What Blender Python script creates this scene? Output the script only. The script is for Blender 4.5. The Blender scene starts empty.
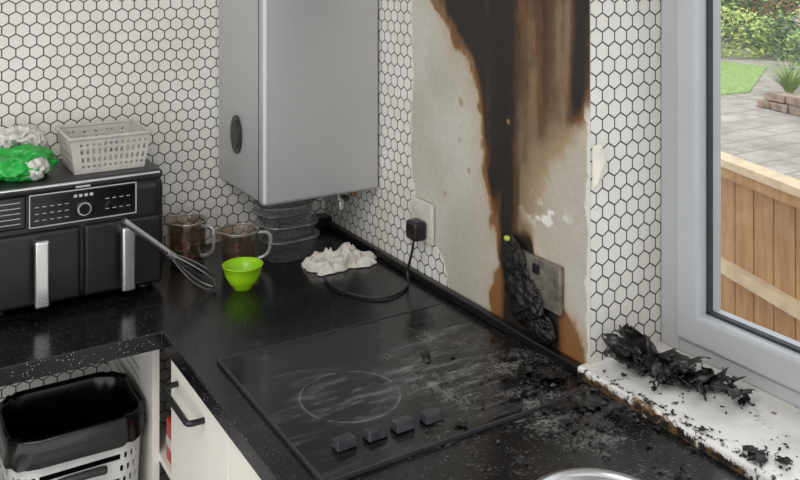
import bpy, bmesh, math, random
import numpy as np
from mathutils import Vector, Matrix, noise as mnoise

random.seed(7)
S = bpy.context.scene
try:
    S.view_settings.view_transform = 'Standard'
except Exception:
    pass

# ------------------------------------------------------------------ helpers
def s2l(r, g, b):
    f = lambda c: (c/255/12.92) if c/255 <= .04045 else ((c/255+.055)/1.055)**2.4
    return (f(r), f(g), f(b))

class NT:
    def __init__(self, name):
        self.m = bpy.data.materials.new(name); self.m.use_nodes = True
        self.t = self.m.node_tree; self.n = self.t.nodes; self.l = self.t.links
        self.b = self.n['Principled BSDF']; self.out = self.n['Material Output']
    def node(self, typ, **kw):
        nd = self.n.new(typ)
        for k, v in kw.items(): setattr(nd, k, v)
        return nd
    def put(self, sock, v):
        if isinstance(v, bpy.types.NodeSocket): self.l.new(v, sock)
        else: sock.default_value = v
    def math(self, op, a, b=0.0, c=0.0, clamp=False):
        nd = self.node('ShaderNodeMath', operation=op); nd.use_clamp = clamp
        self.put(nd.inputs[0], a); self.put(nd.inputs[1], b); self.put(nd.inputs[2], c)
        return nd.outputs[0]
    def mix(self, f, a, b):
        nd = self.node('ShaderNodeMix', data_type='RGBA')
        self.put(nd.inputs[0], f)
        for s, v in ((nd.inputs[6], a), (nd.inputs[7], b)):
            if isinstance(v, tuple): v = (*v[:3], 1)
            self.put(s, v)
        return nd.outputs[2]
    def pos(self):
        g = self.node('ShaderNodeNewGeometry'); return g.outputs['Position']
    def sep(self, v):
        s = self.node('ShaderNodeSeparateXYZ'); self.l.new(v, s.inputs[0]); return s.outputs
    def noise(self, scale, detail=4, rough=.6, vec=None):
        nd = self.node('ShaderNodeTexNoise'); nd.inputs['Scale'].default_value = scale
        nd.inputs['Detail'].default_value = detail; nd.inputs['Roughness'].default_value = rough
        self.l.new(vec if vec is not None else self.pos(), nd.inputs['Vector'])
        return nd.outputs[0]
    def smooth(self, x, a, b):
        nd = self.node('ShaderNodeMapRange', interpolation_type='SMOOTHSTEP')
        self.put(nd.inputs[0], x); nd.inputs[1].default_value = a; nd.inputs[2].default_value = b
        return nd.outputs[0]
    def bump(self, h, strength=.3, dist=.005):
        nd = self.node('ShaderNodeBump'); nd.inputs['Strength'].default_value = strength
        nd.inputs['Distance'].default_value = dist; self.l.new(h, nd.inputs['Height'])
        self.l.new(nd.outputs[0], self.b.inputs['Normal'])
    def hexline(self, u, v, w=.0305, t=.055):
        rx, ry = 1.0, 1.7320508
        u = self.math('DIVIDE', u, w); v = self.math('DIVIDE', v, w)
        def cell(ox, oy):
            a = self.math('SUBTRACT', self.math('FLOORED_MODULO', self.math('SUBTRACT', u, ox), rx), rx/2)
            b = self.math('SUBTRACT', self.math('FLOORED_MODULO', self.math('SUBTRACT', v, oy), ry), ry/2)
            a = self.math('ABSOLUTE', a); b = self.math('ABSOLUTE', b)
            return self.math('MAXIMUM', a, self.math('ADD', self.math('MULTIPLY', a, .5), self.math('MULTIPLY', b, .8660254)))
        d = self.math('MINIMUM', cell(0, 0), cell(rx/2, ry/2))
        e = self.math('SUBTRACT', .5, d)
        return self.math('SUBTRACT', 1.0, self.smooth(e, t*.55, t*1.15))

def simple(name, col, rough=.5, metal=0.0, var=.08, nscale=25, bump=0, trans=0, alpha=1, coat=0, ior=None):
    k = NT(name); c = s2l(*col)
    n = k.noise(nscale)
    lo = tuple(max(0, x*(1-var)) for x in c); hi = tuple(min(1, x*(1+var)) for x in c)
    k.l.new(k.mix(k.smooth(n, .3, .7), lo, hi), k.b.inputs['Base Color'])
    k.b.inputs['Roughness'].default_value = rough; k.b.inputs['Metallic'].default_value = metal
    k.b.inputs['Transmission Weight'].default_value = trans
    k.b.inputs['Coat Weight'].default_value = coat
    if ior: k.b.inputs['IOR'].default_value = ior
    if bump: k.bump(n, bump)
    return k.m

def thin_clear(name, tint, glossf=.12, rough=.05, body=0.0, bodycol=(220, 222, 222), edge=.45, bedge=.35):
    k = NT(name)
    tr = k.node('ShaderNodeBsdfTransparent'); tr.inputs[0].default_value = (*s2l(*tint), 1)
    k.b.inputs['Base Color'].default_value = (*s2l(*bodycol), 1); k.b.inputs['Roughness'].default_value = .3
    gl = k.node('ShaderNodeBsdfGlossy'); gl.inputs['Roughness'].default_value = rough
    fr = k.node('ShaderNodeLayerWeight'); fr.inputs[0].default_value = .25
    m1 = k.node('ShaderNodeMixShader'); m1.inputs[0].default_value = body
    if body: k.l.new(k.math('ADD', body, k.math('MULTIPLY', fr.outputs[1], bedge), clamp=True), m1.inputs[0])
    k.l.new(tr.outputs[0], m1.inputs[1]); k.l.new(k.b.outputs[0], m1.inputs[2])
    f = k.math('ADD', k.math('MULTIPLY', fr.outputs[1], edge), glossf, clamp=True)
    mx = k.node('ShaderNodeMixShader'); k.l.new(f, mx.inputs[0]); k.l.new(m1.outputs[0], mx.inputs[1]); k.l.new(gl.outputs[0], mx.inputs[2])
    k.l.new(mx.outputs[0], k.out.inputs[0])
    return k.m

def hexmat(name, axis):
    k = NT(name); p = k.sep(k.pos())
    u = p[0] if axis == 'X' else p[1]
    ln = k.hexline(u, p[2])
    g = k.noise(3, 6, .7)
    base = k.mix(k.smooth(g, .35, .7), s2l(228, 226, 220), s2l(216, 212, 203))
    g2 = k.noise(45, 3)
    base = k.mix(k.smooth(g2, .68, .78), base, s2l(190, 181, 162))
    k.l.new(k.mix(ln, base, s2l(56, 54, 52)), k.b.inputs['Base Color'])
    k.b.inputs['Roughness'].default_value = .45
    return k.m

def mesh_obj(name, V, F, mats=None, parent=None, smooth=False, fm=None):
    me = bpy.data.meshes.new(name); me.from_pydata([tuple(v) for v in V], [], F); me.update()
    ob = bpy.data.objects.new(name, me); S.collection.objects.link(ob)
    if mats is not None:
        for m in (mats if isinstance(mats, (list, tuple)) else [mats]): me.materials.append(m)
    if fm: me.polygons.foreach_set('material_index', fm)
    if smooth: me.polygons.foreach_set('use_smooth', [True]*len(me.polygons))
    if parent: ob.parent = parent
    return ob

def empty(name):
    o = bpy.data.objects.new(name, None); S.collection.objects.link(o); o.empty_display_size = .05; return o

def box(name, x0, x1, y0, y1, z0, z1, mat, parent=None, bev=0.0, seg=3):
    bm = bmesh.new(); bmesh.ops.create_cube(bm, size=1)
    for v in bm.verts:
        v.co = Vector(((x0+x1)/2+v.co.x*(x1-x0), (y0+y1)/2+v.co.y*(y1-y0), (z0+z1)/2+v.co.z*(z1-z0)))
    if bev: bmesh.ops.bevel(bm, geom=list(bm.edges), offset=bev, segments=seg, profile=.5, affect='EDGES')
    me = bpy.data.meshes.new(name); bm.to_mesh(me); bm.free()
    ob = bpy.data.objects.new(name, me); S.collection.objects.link(ob); me.materials.append(mat)
    if bev: me.polygons.foreach_set('use_smooth', [True]*len(me.polygons)); wn = ob.modifiers.new('wn', 'WEIGHTED_NORMAL')
    if parent: ob.parent = parent
    return ob

def lathe(name, prof, mat, loc, parent=None, seg=48, spout=None):
    V = []; F = []
    for (r, z) in prof:
        for i in range(seg):
            a = 2*math.pi*i/seg; rr = r
            if spout and z > spout[1]: rr = r + spout[2]*max(0, math.cos(a-spout[0]))**24
            V.append((loc[0]+rr*math.cos(a), loc[1]+rr*math.sin(a), loc[2]+z))
    for j in range(len(prof)-1):
        for i in range(seg):
            F.append((j*seg+i, j*seg+(i+1) % seg, (j+1)*seg+(i+1) % seg, (j+1)*seg+i))
    return mesh_obj(name, V, F, mat, parent, True)

def tube(name, pts, rad, mat, parent=None, cyclic=False, flat=1.0):
    cu = bpy.data.curves.new(name, 'CURVE'); cu.dimensions = '3D'; cu.bevel_depth = rad; cu.bevel_resolution = 4
    cu.resolution_u = 8; cu.use_fill_caps = True
    sp = cu.splines.new('NURBS'); sp.points.add(len(pts)-1)
    for i, p in enumerate(pts): sp.points[i].co = (*p, 1)
    sp.use_endpoint_u = not cyclic; sp.use_cyclic_u = cyclic; sp.order_u = 3
    ob = bpy.data.objects.new(name, cu); S.collection.objects.link(ob); cu.materials.append(mat)
    if parent: ob.parent = parent
    return ob

def crumple(name, c, r, mat, parent=None, amp=.35, freq=3.0, floor=None, seed=0, sub=5, mats=None, pick=None):
    bm = bmesh.new(); bmesh.ops.create_icosphere(bm, subdivisions=sub, radius=1)
    for v in bm.verts:
        d = v.co.normalized(); q = d*freq+Vector((seed*7.1, seed*3.3, 0))
        n1 = 1-abs(mnoise.noise(q))*2.2; n2 = 1-abs(mnoise.noise(q*2.3))*2.0; n3 = mnoise.noise(q*5)
        k = 1+amp*(n1-.6)+amp*.5*(n2-.5)+amp*.15*n3
        v.co = Vector((c[0]+d.x*k*r[0], c[1]+d.y*k*r[1], c[2]+d.z*k*r[2]))
        if floor is not None and v.co.z < floor: v.co.z = floor
    me = bpy.data.meshes.new(name); bm.to_mesh(me); bm.free()
    ob = bpy.data.objects.new(name, me); S.collection.objects.link(ob); me.materials.append(mat)
    me.polygons.foreach_set('use_smooth', [True]*len(me.polygons))
    if parent: ob.parent = parent
    return ob

# numpy fbm
def vnoise(x, y, seed=0):
    xi = np.floor(x).astype(np.int64); yi = np.floor(y).astype(np.int64); xf = x-xi; yf = y-yi
    def h(a, b):
        n = (a*374761393+b*668265263+seed*1442695041) & 0xffffffff
        n = ((n ^ (n >> 13))*1274126177) & 0xffffffff
        return ((n ^ (n >> 16)) & 0xffff)/65535.0
    u = xf*xf*(3-2*xf); v = yf*yf*(3-2*yf)
    return (h(xi, yi)*(1-u)+h(xi+1, yi)*u)*(1-v)+(h(xi, yi+1)*(1-u)+h(xi+1, yi+1)*u)*v
def fbm(x, y, o=5, seed=0):
    s = 0; a = .5; t = 0
    for i in range(o):
        s = s+a*vnoise(x*2**i, y*2**i, seed+i); t += a; a *= .55
    return s/t
def sstep(x, a, b):
    t = np.clip((x-a)/(b-a), 0, 1); return t*t*(3-2*t)
def polysd(px, py, poly):
    n = len(poly); d = np.full(px.shape, 1e9); ins = np.zeros(px.shape, bool)
    for i in range(n):
        ax, ay = poly[i]; bx, by = poly[(i+1) % n]; ex, ey = bx-ax, by-ay
        t = np.clip(((px-ax)*ex+(py-ay)*ey)/(ex*ex+ey*ey+1e-12), 0, 1)
        d = np.minimum(d, np.hypot(px-ax-t*ex, py-ay-t*ey))
        if ay != by:
            c = ((ay > py) != (by > py)) & (px < (bx-ax)*(py-ay)/(by-ay)+ax); ins ^= c
    return np.where(ins, d, -d)

# ------------------------------------------------------------------ materials
M_hexX = hexmat('hex_wallpaper_x', 'X')
M_white = simple('white_paint', (222, 220, 214), .5, var=.05, nscale=6)
M_cream = simple('cream_cabinet', (226, 222, 212), .4, var=.04, nscale=5)
M_ceil = simple('ceiling_paint', (235, 234, 230), .8)
M_upvc = simple('white_upvc', (172, 174, 177), .3, var=.04, nscale=4)
M_gasket = simple('rubber_gasket', (40, 40, 42), .6)
M_black = simple('black_plastic', (21, 21, 23), .3, var=.15)
M_gloss = simple('gloss_black', (14, 14, 16), .12, var=.1)
M_dgrey = simple('dark_grey_plastic', (46, 46, 49), .38)
M_chrome = simple('chrome', (228, 228, 230), .22, 1.0, var=.04)
M_steel = simple('brushed_steel', (190, 190, 191), .3, .9, var=.05)
M_char = simple('charred_plastic', (19, 18, 17), .45, var=.5, nscale=90, bump=.5)
M_charfilm = simple('charred_film', (30, 28, 27), .38, var=.6, nscale=30)
M_ashfl = simple('ash_flake', (78, 76, 74), .8, var=.5, nscale=60)
M_basket = simple('grey_plastic_basket', (186, 182, 176), .45)
M_green = simple('green_wrapper', (30, 160, 60), .3, var=.15)
M_lime = simple('lime_plastic', (150, 205, 25), .3, var=.06)
M_film = simple('white_film', (198, 194, 190), .35, var=.15)
M_cloth = simple('dish_cloth', (208, 203, 195), .9, var=.10, nscale=60, bump=.3)
M_label = simple('print_grey', (180, 180, 180), .5)
M_bag = simple('bin_liner', (14, 14, 15), .22, var=.3)
M_binw = simple('bin_white', (205, 205, 203), .45)
M_clear = thin_clear('clear_plastic', (236, 238, 238), .08, .10, .07, bodycol=(190, 193, 194), edge=.45, bedge=.22)
M_glassb = thin_clear('smoky_jug_glass', (226, 216, 205), .06, .04, .015, bodycol=(170, 158, 145), edge=.55, bedge=.22)
M_rimc = thin_clear('clear_plastic_rim', (232, 234, 234), .16, .1, .22, edge=.4, bedge=.2)
M_glass = thin_clear('window_glass', (248, 250, 250), .015, edge=.2)
M_tea = simple('brown_liquid', (92, 66, 48), .15)
M_copper = simple('dull_copper', (150, 105, 75), .4, .8)
M_socket = simple('socket_white', (200, 195, 185), .35)
M_red = simple('red_packet', (175, 40, 30), .4)

def boiler_mat():
    k = NT('boiler_silver'); k.b.inputs['Metallic'].default_value = .45
    n = k.noise(2.0, 3); k.l.new(k.mix(n, s2l(176, 177, 178), s2l(190, 191, 192)), k.b.inputs['Base Color'])
    n2 = k.noise(400, 2); k.l.new(k.math('ADD', .32, k.math('MULTIPLY', n2, .06)), k.b.inputs['Roughness'])
    return k.m
M_boiler = boiler_mat()

def counter_mat(name, hob=False):
    k = NT(name); P = k.pos(); p = k.sep(P)
    base = s2l(11, 12, 16) if not hob else s2l(8, 9, 12)
    col = base
    if not hob:
        v = k.node('ShaderNodeTexVoronoi'); v.inputs['Scale'].default_value = 190; k.l.new(P, v.inputs['Vector'])
        gate = k.noise(260, 0)
        sp = k.math('MULTIPLY', k.math('LESS_THAN', v.outputs['Distance'], .2), k.math('GREATER_THAN', gate, .52))
        fade = k.node('ShaderNodeMapRange'); k.l.new(p[2], fade.inputs[0])
        fade.inputs[1].default_value = .8995; fade.inputs[2].default_value = .8999; fade.inputs[3].default_value = .75; fade.inputs[4].default_value = .22
        col = k.mix(k.math('MULTIPLY', sp, fade.outputs[0]), col, s2l(190, 190, 190))
    # powder / ash left at the burnt end of the hob
    dx = k.math('DIVIDE', k.math('ADD', p[0], .15), .24); dy = k.math('DIVIDE', k.math('ADD', p[1], 1.05), .38)
    r2 = k.math('ADD', k.math('MULTIPLY', dx, dx), k.math('MULTIPLY', dy, dy))
    fall = k.math('SUBTRACT', 1.0, k.math('MULTIPLY', r2, .8), clamp=True)
    n = k.noise(10, 10, .78); f = k.noise(150, 4, .7)
    a = k.smooth(k.math('ADD', k.math('MULTIPLY', n, .85), k.math('ADD', k.math('MULTIPLY', f, .42), k.math('MULTIPLY', fall, .07))), .70, .88)
    a = k.math('MULTIPLY', a, k.math('ADD', k.math('MULTIPLY', fall, .9), .05, clamp=True), clamp=True)
    a = k.math('MULTIPLY', a, k.smooth(p[2], .88, .899))
    def smear(rot, sc, lo, hi):
        mp = k.node('ShaderNodeMapping'); mp.inputs['Scale'].default_value = sc; mp.inputs['Rotation'].default_value = (0, 0, rot); k.l.new(P, mp.inputs[0])
        return k.smooth(k.noise(1.0, 8, .68, vec=mp.outputs[0]), lo, hi)
    s1 = smear(.5, (5, 34, 1), .50, .78); s2 = smear(-.35, (4, 26, 1), .52, .80)
    sm = k.math('MAXIMUM', s1, s2)
    lump = k.smooth(k.noise(6, 3), .35, .62)
    sm = k.math('MULTIPLY', sm, lump)
    col = k.mix(k.math('MULTIPLY', sm, .38 if hob else .09), col, s2l(128, 132, 138))
    if hob:
        for (ox, oy, rx_, ry_, rt, st_) in ((.22, .93, .12, .18, .9, .75), (.40, .90, .12, .12, -.5, .45), (.12, .80, .08, .12, .3, .35)):
            cx = k.math('DIVIDE', k.math('ADD', p[0], ox), rx_); cy = k.math('DIVIDE', k.math('ADD', p[1], oy), ry_)
            g = k.math('SUBTRACT', 1.0, k.math('ADD', k.math('MULTIPLY', cx, cx), k.math('MULTIPLY', cy, cy)), clamp=True)
            s3 = smear(rt, (10, 46, 1), .46, .72)
            col = k.mix(k.math('MULTIPLY', k.math('MULTIPLY', s3, g), st_), col, s2l(150, 152, 156))
        qx = k.math('ADD', p[0], .405); qy = k.math('ADD', p[1], .905)
        q = k.math('SQRT', k.math('ADD', k.math('MULTIPLY', qx, qx), k.math('MULTIPLY', qy, qy)))
        ring = k.math('LESS_THAN', k.math('ABSOLUTE', k.math('SUBTRACT', q, .085)), .0022)
        col = k.mix(k.math('MULTIPLY', ring, k.math('MULTIPLY', k.smooth(k.noise(30, 4), .35, .6), .28)), col, s2l(150, 152, 155))
    col = k.mix(k.math('MULTIPLY', a, .85), col, s2l(160, 158, 155))
    fd = k.noise(330, 2, .5); fd2 = k.noise(5, 4)
    dust = k.math('MULTIPLY', k.smooth(fd, .67, .73), k.math('ADD', k.math('MULTIPLY', k.smooth(fd2, .48, .68), .6), k.math('MULTIPLY', fall, .8), clamp=True))
    dust = k.math('MULTIPLY', dust, k.smooth(p[2], .88, .899))
    col = k.mix(k.math('MULTIPLY', dust, .6), col, s2l(190, 188, 185))
    k.l.new(col, k.b.inputs['Base Color'])
    rg = k.math('ADD', .08 if hob else .15, k.math('ADD', k.math('MULTIPLY', a, .5), k.math('MULTIPLY', k.noise(14, 6, .7), .18)))
    k.l.new(rg, k.b.inputs['Roughness'])
    k.bump(a, .5, .002)
    return k.m
M_counter = counter_mat('black_worktop'); M_hob = counter_mat('hob_glass', True)

def wall_burn_mat():
    k = NT('burnt_wall'); p = k.sep(k.pos())
    at = k.node('ShaderNodeAttribute', attribute_name='Paint')
    ln = k.hexline(p[1], p[2])
    g = k.noise(4, 6, .7)
    paper = k.mix(k.smooth(g, .35, .7), s2l(224, 222, 216), s2l(208, 203, 193))
    paper = k.mix(ln, paper, s2l(56, 54, 52))
    fine = k.noise(70, 6, .7)
    bc = k.mix(k.math('MULTIPLY', k.smooth(fine, .35, .75), .10), at.outputs['Color'], (0.03, .022, .015))
    bc = k.mix(k.math('MULTIPLY', ln, .06), bc, (.03, .025, .02))
    k.l.new(k.mix(at.outputs['Alpha'], bc, paper), k.b.inputs['Base Color'])
    k.b.inputs['Roughness'].default_value = .6
    k.bump(fine, .12, .002)
    return k.m
M_burn = wall_burn_mat()

def sill_mat():
    k = NT('sooty_sill'); p = k.sep(k.pos())
    n = k.noise(16, 7, .7); n2 = k.noise(55, 5, .75)
    e = k.smooth(p[0], .03, -.022)
    dz = k.smooth(p[2], .919, .905)
    b = k.smooth(k.math('ADD', n, k.math('ADD', k.math('MULTIPLY', e, .08), k.math('MULTIPLY', dz, .12))), .61, .68)
    c = k.mix(k.smooth(k.noise(7, 5), .4, .7), s2l(226, 225, 222), s2l(200, 198, 193))
    c = k.mix(b, c, s2l(104, 80, 54))
    b2 = k.smooth(k.math('ADD', n2, k.math('ADD', k.math('MULTIPLY', e, .08), k.math('MULTIPLY', dz, .10))), .64, .70)
    c = k.mix(b2, c, s2l(38, 34, 31))
    k.l.new(c, k.b.inputs['Base Color']); k.b.inputs['Roughness'].default_value = .35
    return k.m
M_sill = sill_mat()

def wood_mat():
    k = NT('fence_wood'); P = k.pos()
    mp = k.node('ShaderNodeMapping'); mp.inputs['Scale'].default_value = (12, 12, 1.6); k.l.new(P, mp.inputs[0])
    n = k.noise(2, 6, .65, vec=mp.outputs[0])
    oi = k.node('ShaderNodeNewGeometry')
    c = k.mix(k.smooth(n, .3, .7), s2l(138, 98, 62), s2l(180, 138, 96))
    c = k.mix(k.math('MULTIPLY', oi.outputs['Random Per Island'], .4), c, s2l(196, 158, 116))
    k.l.new(c, k.b.inputs['Base Color']); k.b.inputs['Roughness'].default_value = .8
    return k.m
M_wood = wood_mat()
M_rail = simple('pale_rail_wood', (200, 178, 148), .7, var=.12, nscale=14)
def paving():
    k = NT('paving'); P = k.pos()
    b = k.node('ShaderNodeTexBrick'); k.l.new(P, b.inputs['Vector']); b.inputs['Scale'].default_value = .9
    b.inputs['Color1'].default_value = (*s2l(176, 169, 160), 1); b.inputs['Color2'].default_value = (*s2l(160, 153, 145), 1)
    b.inputs['Mortar'].default_value = (*s2l(140, 132, 120), 1); b.inputs['Mortar Size'].default_value = .012
    n = k.noise(3, 9, .78)
    k.l.new(k.mix(k.math('MULTIPLY', k.smooth(n, .40, .62), .65), b.outputs[0], s2l(124, 116, 105)), k.b.inputs['Base Color'])
    k.b.inputs['Roughness'].default_value = .9
    return k.m
M_pave = paving()
M_grass = simple('lawn_grass', (132, 156, 86), .9, var=.35, nscale=30)
M_leafA = simple('leaf_light', (140, 164, 92), .6, var=.4, nscale=3)
M_leafB = simple('leaf_dark', (72, 98, 58), .6, var=.45, nscale=3)
M_leafY = simple('leaf_yellow', (176, 186, 104), .6, var=.3, nscale=3)
M_petal = simple('blossom', (214, 190, 200), .6, var=.2, nscale=5)
M_blade = simple('blade_leaf', (146, 168, 100), .6, var=.25, nscale=5)
M_stone = simple('garden_stone', (148, 128, 114), .9, var=.35, nscale=9, bump=.5)
def floor_mat():
    k = NT('floor_tiles'); b = k.node('ShaderNodeTexBrick'); k.l.new(k.pos(), b.inputs['Vector']); b.offset = 0
    b.inputs['Scale'].default_value = 1.5; b.inputs['Mortar Size'].default_value = .01
    b.inputs['Color1'].default_value = (*s2l(120, 116, 112), 1); b.inputs['Color2'].default_value = (*s2l(112, 108, 104), 1); b.inputs['Mortar'].default_value = (*s2l(70, 68, 66), 1)
    k.l.new(b.outputs[0], k.b.inputs['Base Color']); k.b.inputs['Roughness'].default_value = .4
    return k.m
M_floor = floor_mat()

# ------------------------------------------------------------------ room shell
YR = -1.058           # start of the window recess
XW = .18              # window frame inner face
ZS = .92              # sill top
WT = 2.12             # window head
YE = -2.75            # end of recess
box('floor', -3.2, .30, -4.2, .12, -.06, 0, M_floor)
box('ceiling', -3.2, .30, -4.2, .12, 2.42, 2.5, M_ceil)
box('wall_back', -3.2, .30, .0, .12, 0, 2.42, M_hexX)

def wall_right():
    V = []; F = []; FM = []
    def addbox(x0, x1, y0, y1, z0, z1, reveal=False):
        b = len(V)
        V.extend([(x, y, z) for x in (x0, x1) for y in (y0, y1) for z in (z0, z1)])
        q = [(0, 1, 3, 2), (4, 6, 7, 5), (0, 4, 5, 1), (2, 3, 7, 6), (0, 2, 6, 4), (1, 5, 7, 3)]
        for i, f in enumerate(q):
            F.append(tuple(b+j for j in f)); FM.append(1 if (reveal and i == 2) else 0)
    addbox(.001, .28, YR, -.0005, 0, 2.42, True)
    addbox(.001, .28, YE, YR, 0, ZS-.045)
    addbox(.001, .28, YE, YR, WT, 2.42)
    addbox(.001, .28, -4.2, YE, 0, 2.42)
    ys = np.linspace(YR, -.0005, 340); zs = np.linspace(.80, 2.419, 470)
    Y, Z = np.meshgrid(ys, zs, indexing='ij'); y = Y.ravel(); z = Z.ravel()
    stain = [(-.485, 2.45), (-.49, 1.75), (-.530, 1.552), (-.585, 1.505), (-.620, 1.470), (-.675, 1.429), (-.705, 1.369), (-.728, 1.287), (-.740, 1.206),
             (-.762, 1.148), (-.782, 1.081), (-.79, 1.02), (-.765, .995), (-.755, .95), (-.775, .89), (-.86, .86), (-.98, .86), (-1.040, .90),
             (-1.040, .960), (-1.020, .985), (-1.0, 1.003), (-.96, 1.03), (-.92, 1.06), (-.90, 1.135), (-.918, 1.189), (-.958, 1.26),
             (-1.01, 1.31), (-1.045, 1.36), (-1.075, 1.42), (-1.10, 1.52), (-1.12, 2.45)]
    d = polysd(y, z, stain)
    big = fbm(y*16+5, z*12, 6, 1)-.5; small = fbm(y*60, z*40, 4, 2)-.5
    d2 = d+.050*big+.018*small
    wy = y+.012*(fbm(y*9, z*9, 4, 41)-.5)
    streak = fbm(wy*42, z*3.0, 6, 3); blot = fbm(y*12, z*6, 6, 4); mott = fbm(y*70, z*50, 4, 6)
    R = sstep(-.84-y, 0, .03)*sstep(z, 1.08, 1.14)*(1-sstep(z, 1.30, 1.38))
    al = sstep((d2+.012*R)/(1+5*R), -.003, .006)
    board = np.array(s2l(190, 186, 176)); board2 = np.array(s2l(177, 171, 158)); orange = np.array(s2l(134, 86, 38))
    brown = np.array(s2l(78, 54, 33)); dark = np.array(s2l(25, 18, 13)); taupe = np.array(s2l(118, 99, 74))
    mixv = lambda a, b, t: a*(1-t[:, None])+b*t[:, None]
    N = len(y)
    base = mixv(np.tile(board, (N, 1)), np.tile(board2, (N, 1)), sstep(fbm(y*6, z*4, 5, 9), .35, .65))
    halo = np.exp(-np.clip(-d2, 0, 1)/.016)*.55
    base = mixv(base, np.tile(np.array(s2l(170, 140, 96)), (N, 1)), halo)
    core = -.812+.014*np.sin(z*9)+.02*(fbm(z*0, z*8, 4, 51)-.5)
    cw = .030+.04*sstep(z, 1.22, 1.6)
    Dc = np.exp(-((y-core)/cw)**2)*sstep(z, .95, 1.05)*1.05
    le = np.interp(z, [.9, 1.08, 1.2, 1.287, 1.369, 1.429, 1.479, 1.552, 1.75, 2.4], [-.78, -.78, -.74, -.728, -.705, -.675, -.62, -.53, -.49, -.485])
    lw = np.interp(z, [1.1, 1.3, 1.42, 1.55, 2.4], [.05, .09, .14, .22, .25])
    t = (le-y)/lw+.30*(blot-.5)
    lband = sstep(t, .05, .30)*(1-sstep(t, .8, 1.4))*sstep(z, 1.05, 1.22)*.90
    re = np.interp(z, [1.19, 1.27, 1.32, 1.37, 1.43, 1.52, 2.4], [-.918, -.965, -1.01, -1.04, -1.05, -1.058, -1.06])
    t2 = (y-re)
    rband = np.exp(-((t2-.018)/.030)**2)*sstep(z, 1.28, 1.42)*1.0
    midb = np.exp(-((y+.930)/.022)**2)*sstep(z, 1.28, 1.5)*.55
    top = .22*sstep(z, 1.25, 1.4)+.4*sstep(z, 1.50, 1.7)
    low = sstep(1.12-z, 0, .05)*np.exp(-(np.abs(y+.893)/.085)**4)*1.6
    D = np.maximum.reduce([Dc, lband, rband, top, midb, low])
    D = D*(.62+.75*streak)+.40*(streak-.5)+.45*(blot-.47)+.22*(mott-.5)
    D = np.clip(D, 0, 1)
    tp = mixv(np.tile(taupe, (N, 1)), np.tile(brown, (N, 1)), sstep(blot*.5+streak*.5, .40, .62)*.7)
    tp = mixv(tp, np.tile(np.array(s2l(158, 140, 110)), (N, 1)), np.clip(R*(1-sstep(d2, .0, .08)), 0, 1)*.8)
    st = mixv(tp, np.tile(brown, (N, 1)), sstep(D, .10, .42)); st = mixv(st, np.tile(dark, (N, 1)), sstep(D, .38, .88))
    og = np.exp(-((d2-.005)/.010)**2)*.9
    og = np.maximum(og, sstep(1.04-z, 0, .05)*sstep(np.abs(y+.893), .072, .100)*1.1)*(.35+.9*blot)*(1-R*.7)
    ogb = sstep(fbm(y*26, z*9, 5, 61), .57, .70)*.30*(1-R)
    st = mixv(st, np.tile(orange, (N, 1)), np.clip(np.maximum(og, ogb), 0, 1)*(1-sstep(D, .55, .85)))
    col = mixv(base, st, al)
    sc = sstep(fbm(y*40, z*60, 4, 12), .54, .58)*np.exp(-((y+.945)/.05)**2-((z-1.155)/.02)**2)*1.8
    col = mixv(col, np.tile(np.array(s2l(222, 218, 210)), (N, 1)), np.clip(sc, 0, 1))
    for (cy, cz, rr) in ((-.662, 1.335, .011), (-.69, 1.19, .008), (-.655, 1.25, .004), (-.60, 1.12, .004), (-.57, 1.30, .003)):
        m = sstep(rr-np.hypot(y-cy, (z-cz)*.8)+.012*small, 0, .004)
        col = mixv(col, np.tile(np.array(s2l(150, 120, 78)), (N, 1)), m*.7)
    m = sstep(.016-np.hypot(y+.817, (z-1.325)*.7)+.02*small, 0, .006)
    col = mixv(col, np.tile(np.array(s2l(20, 14, 9)), (N, 1)), m)
    m = sstep(.006-np.hypot(y+.826, (z-1.318))+.01*small, 0, .003)
    col = mixv(col, np.tile(np.array(s2l(150, 112, 66)), (N, 1)), m)
    ez = np.interp(z, [.8, .90, .935, .967, 1.0, 1.09, 1.2, 1.4, 1.6, 2.4], [-.63, -.625, -.615, -.60, -.555, -.468, -.455, -.462, -.45, -.45])
    pd = y-ez+.02*(fbm(z*0+3, z*22, 4, 21)-.5)+.03*(fbm(y*30, z*45, 4, 23)-.5)*sstep(1.08-z, 0, .05)
    pap = sstep(pd, -.0015, .0015)
    fray = np.exp(-(pd/.004)**2)*(1-pap)
    col = mixv(col, np.tile(np.array(s2l(228, 222, 206)), (N, 1)), fray*.8)
    rd = YR-y+.006+.016*(fbm(z*0, z*30, 4, 31)-.3)
    ragged = sstep(rd, -.001, .001)
    col = mixv(col, np.tile(np.array(s2l(225, 221, 212)), (N, 1)), ragged*.85*sstep(z, .9, .95)*(1-sstep(z, 1.34, 1.40)))
    b = len(V); ny, nz = len(ys), len(zs)
    xo = -.0012*pap-.0015*al*(small+.5)
    V.extend(zip(xo.tolist(), y.tolist(), z.tolist()))
    for i in range(ny-1):
        for j in range(nz-1):
            a = b+i*nz+j; F.append((a, a+1, a+nz+1, a+nz)); FM.append(2)
    ob = mesh_obj('wall_right', V, F, [M_white, M_hexX, M_burn], fm=FM)
    ca = ob.data.color_attributes.new('Paint', 'FLOAT_COLOR', 'POINT')
    arr = np.ones((len(V), 4), dtype=np.float32); arr[b:, :3] = np.clip(col, 0, 1); arr[b:, 3] = pap
    ca.data.foreach_set('color', arr.ravel())
wall_right()

# window sill (bevelled nose) 
box('trim_1', -.022, .20, YE+.001, YR+.012, ZS-.03, ZS, M_sill, bev=.006)
box('trim_2', -.014, -.0005, YE, YR+.002, .9005, ZS-.0305, M_black)

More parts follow.
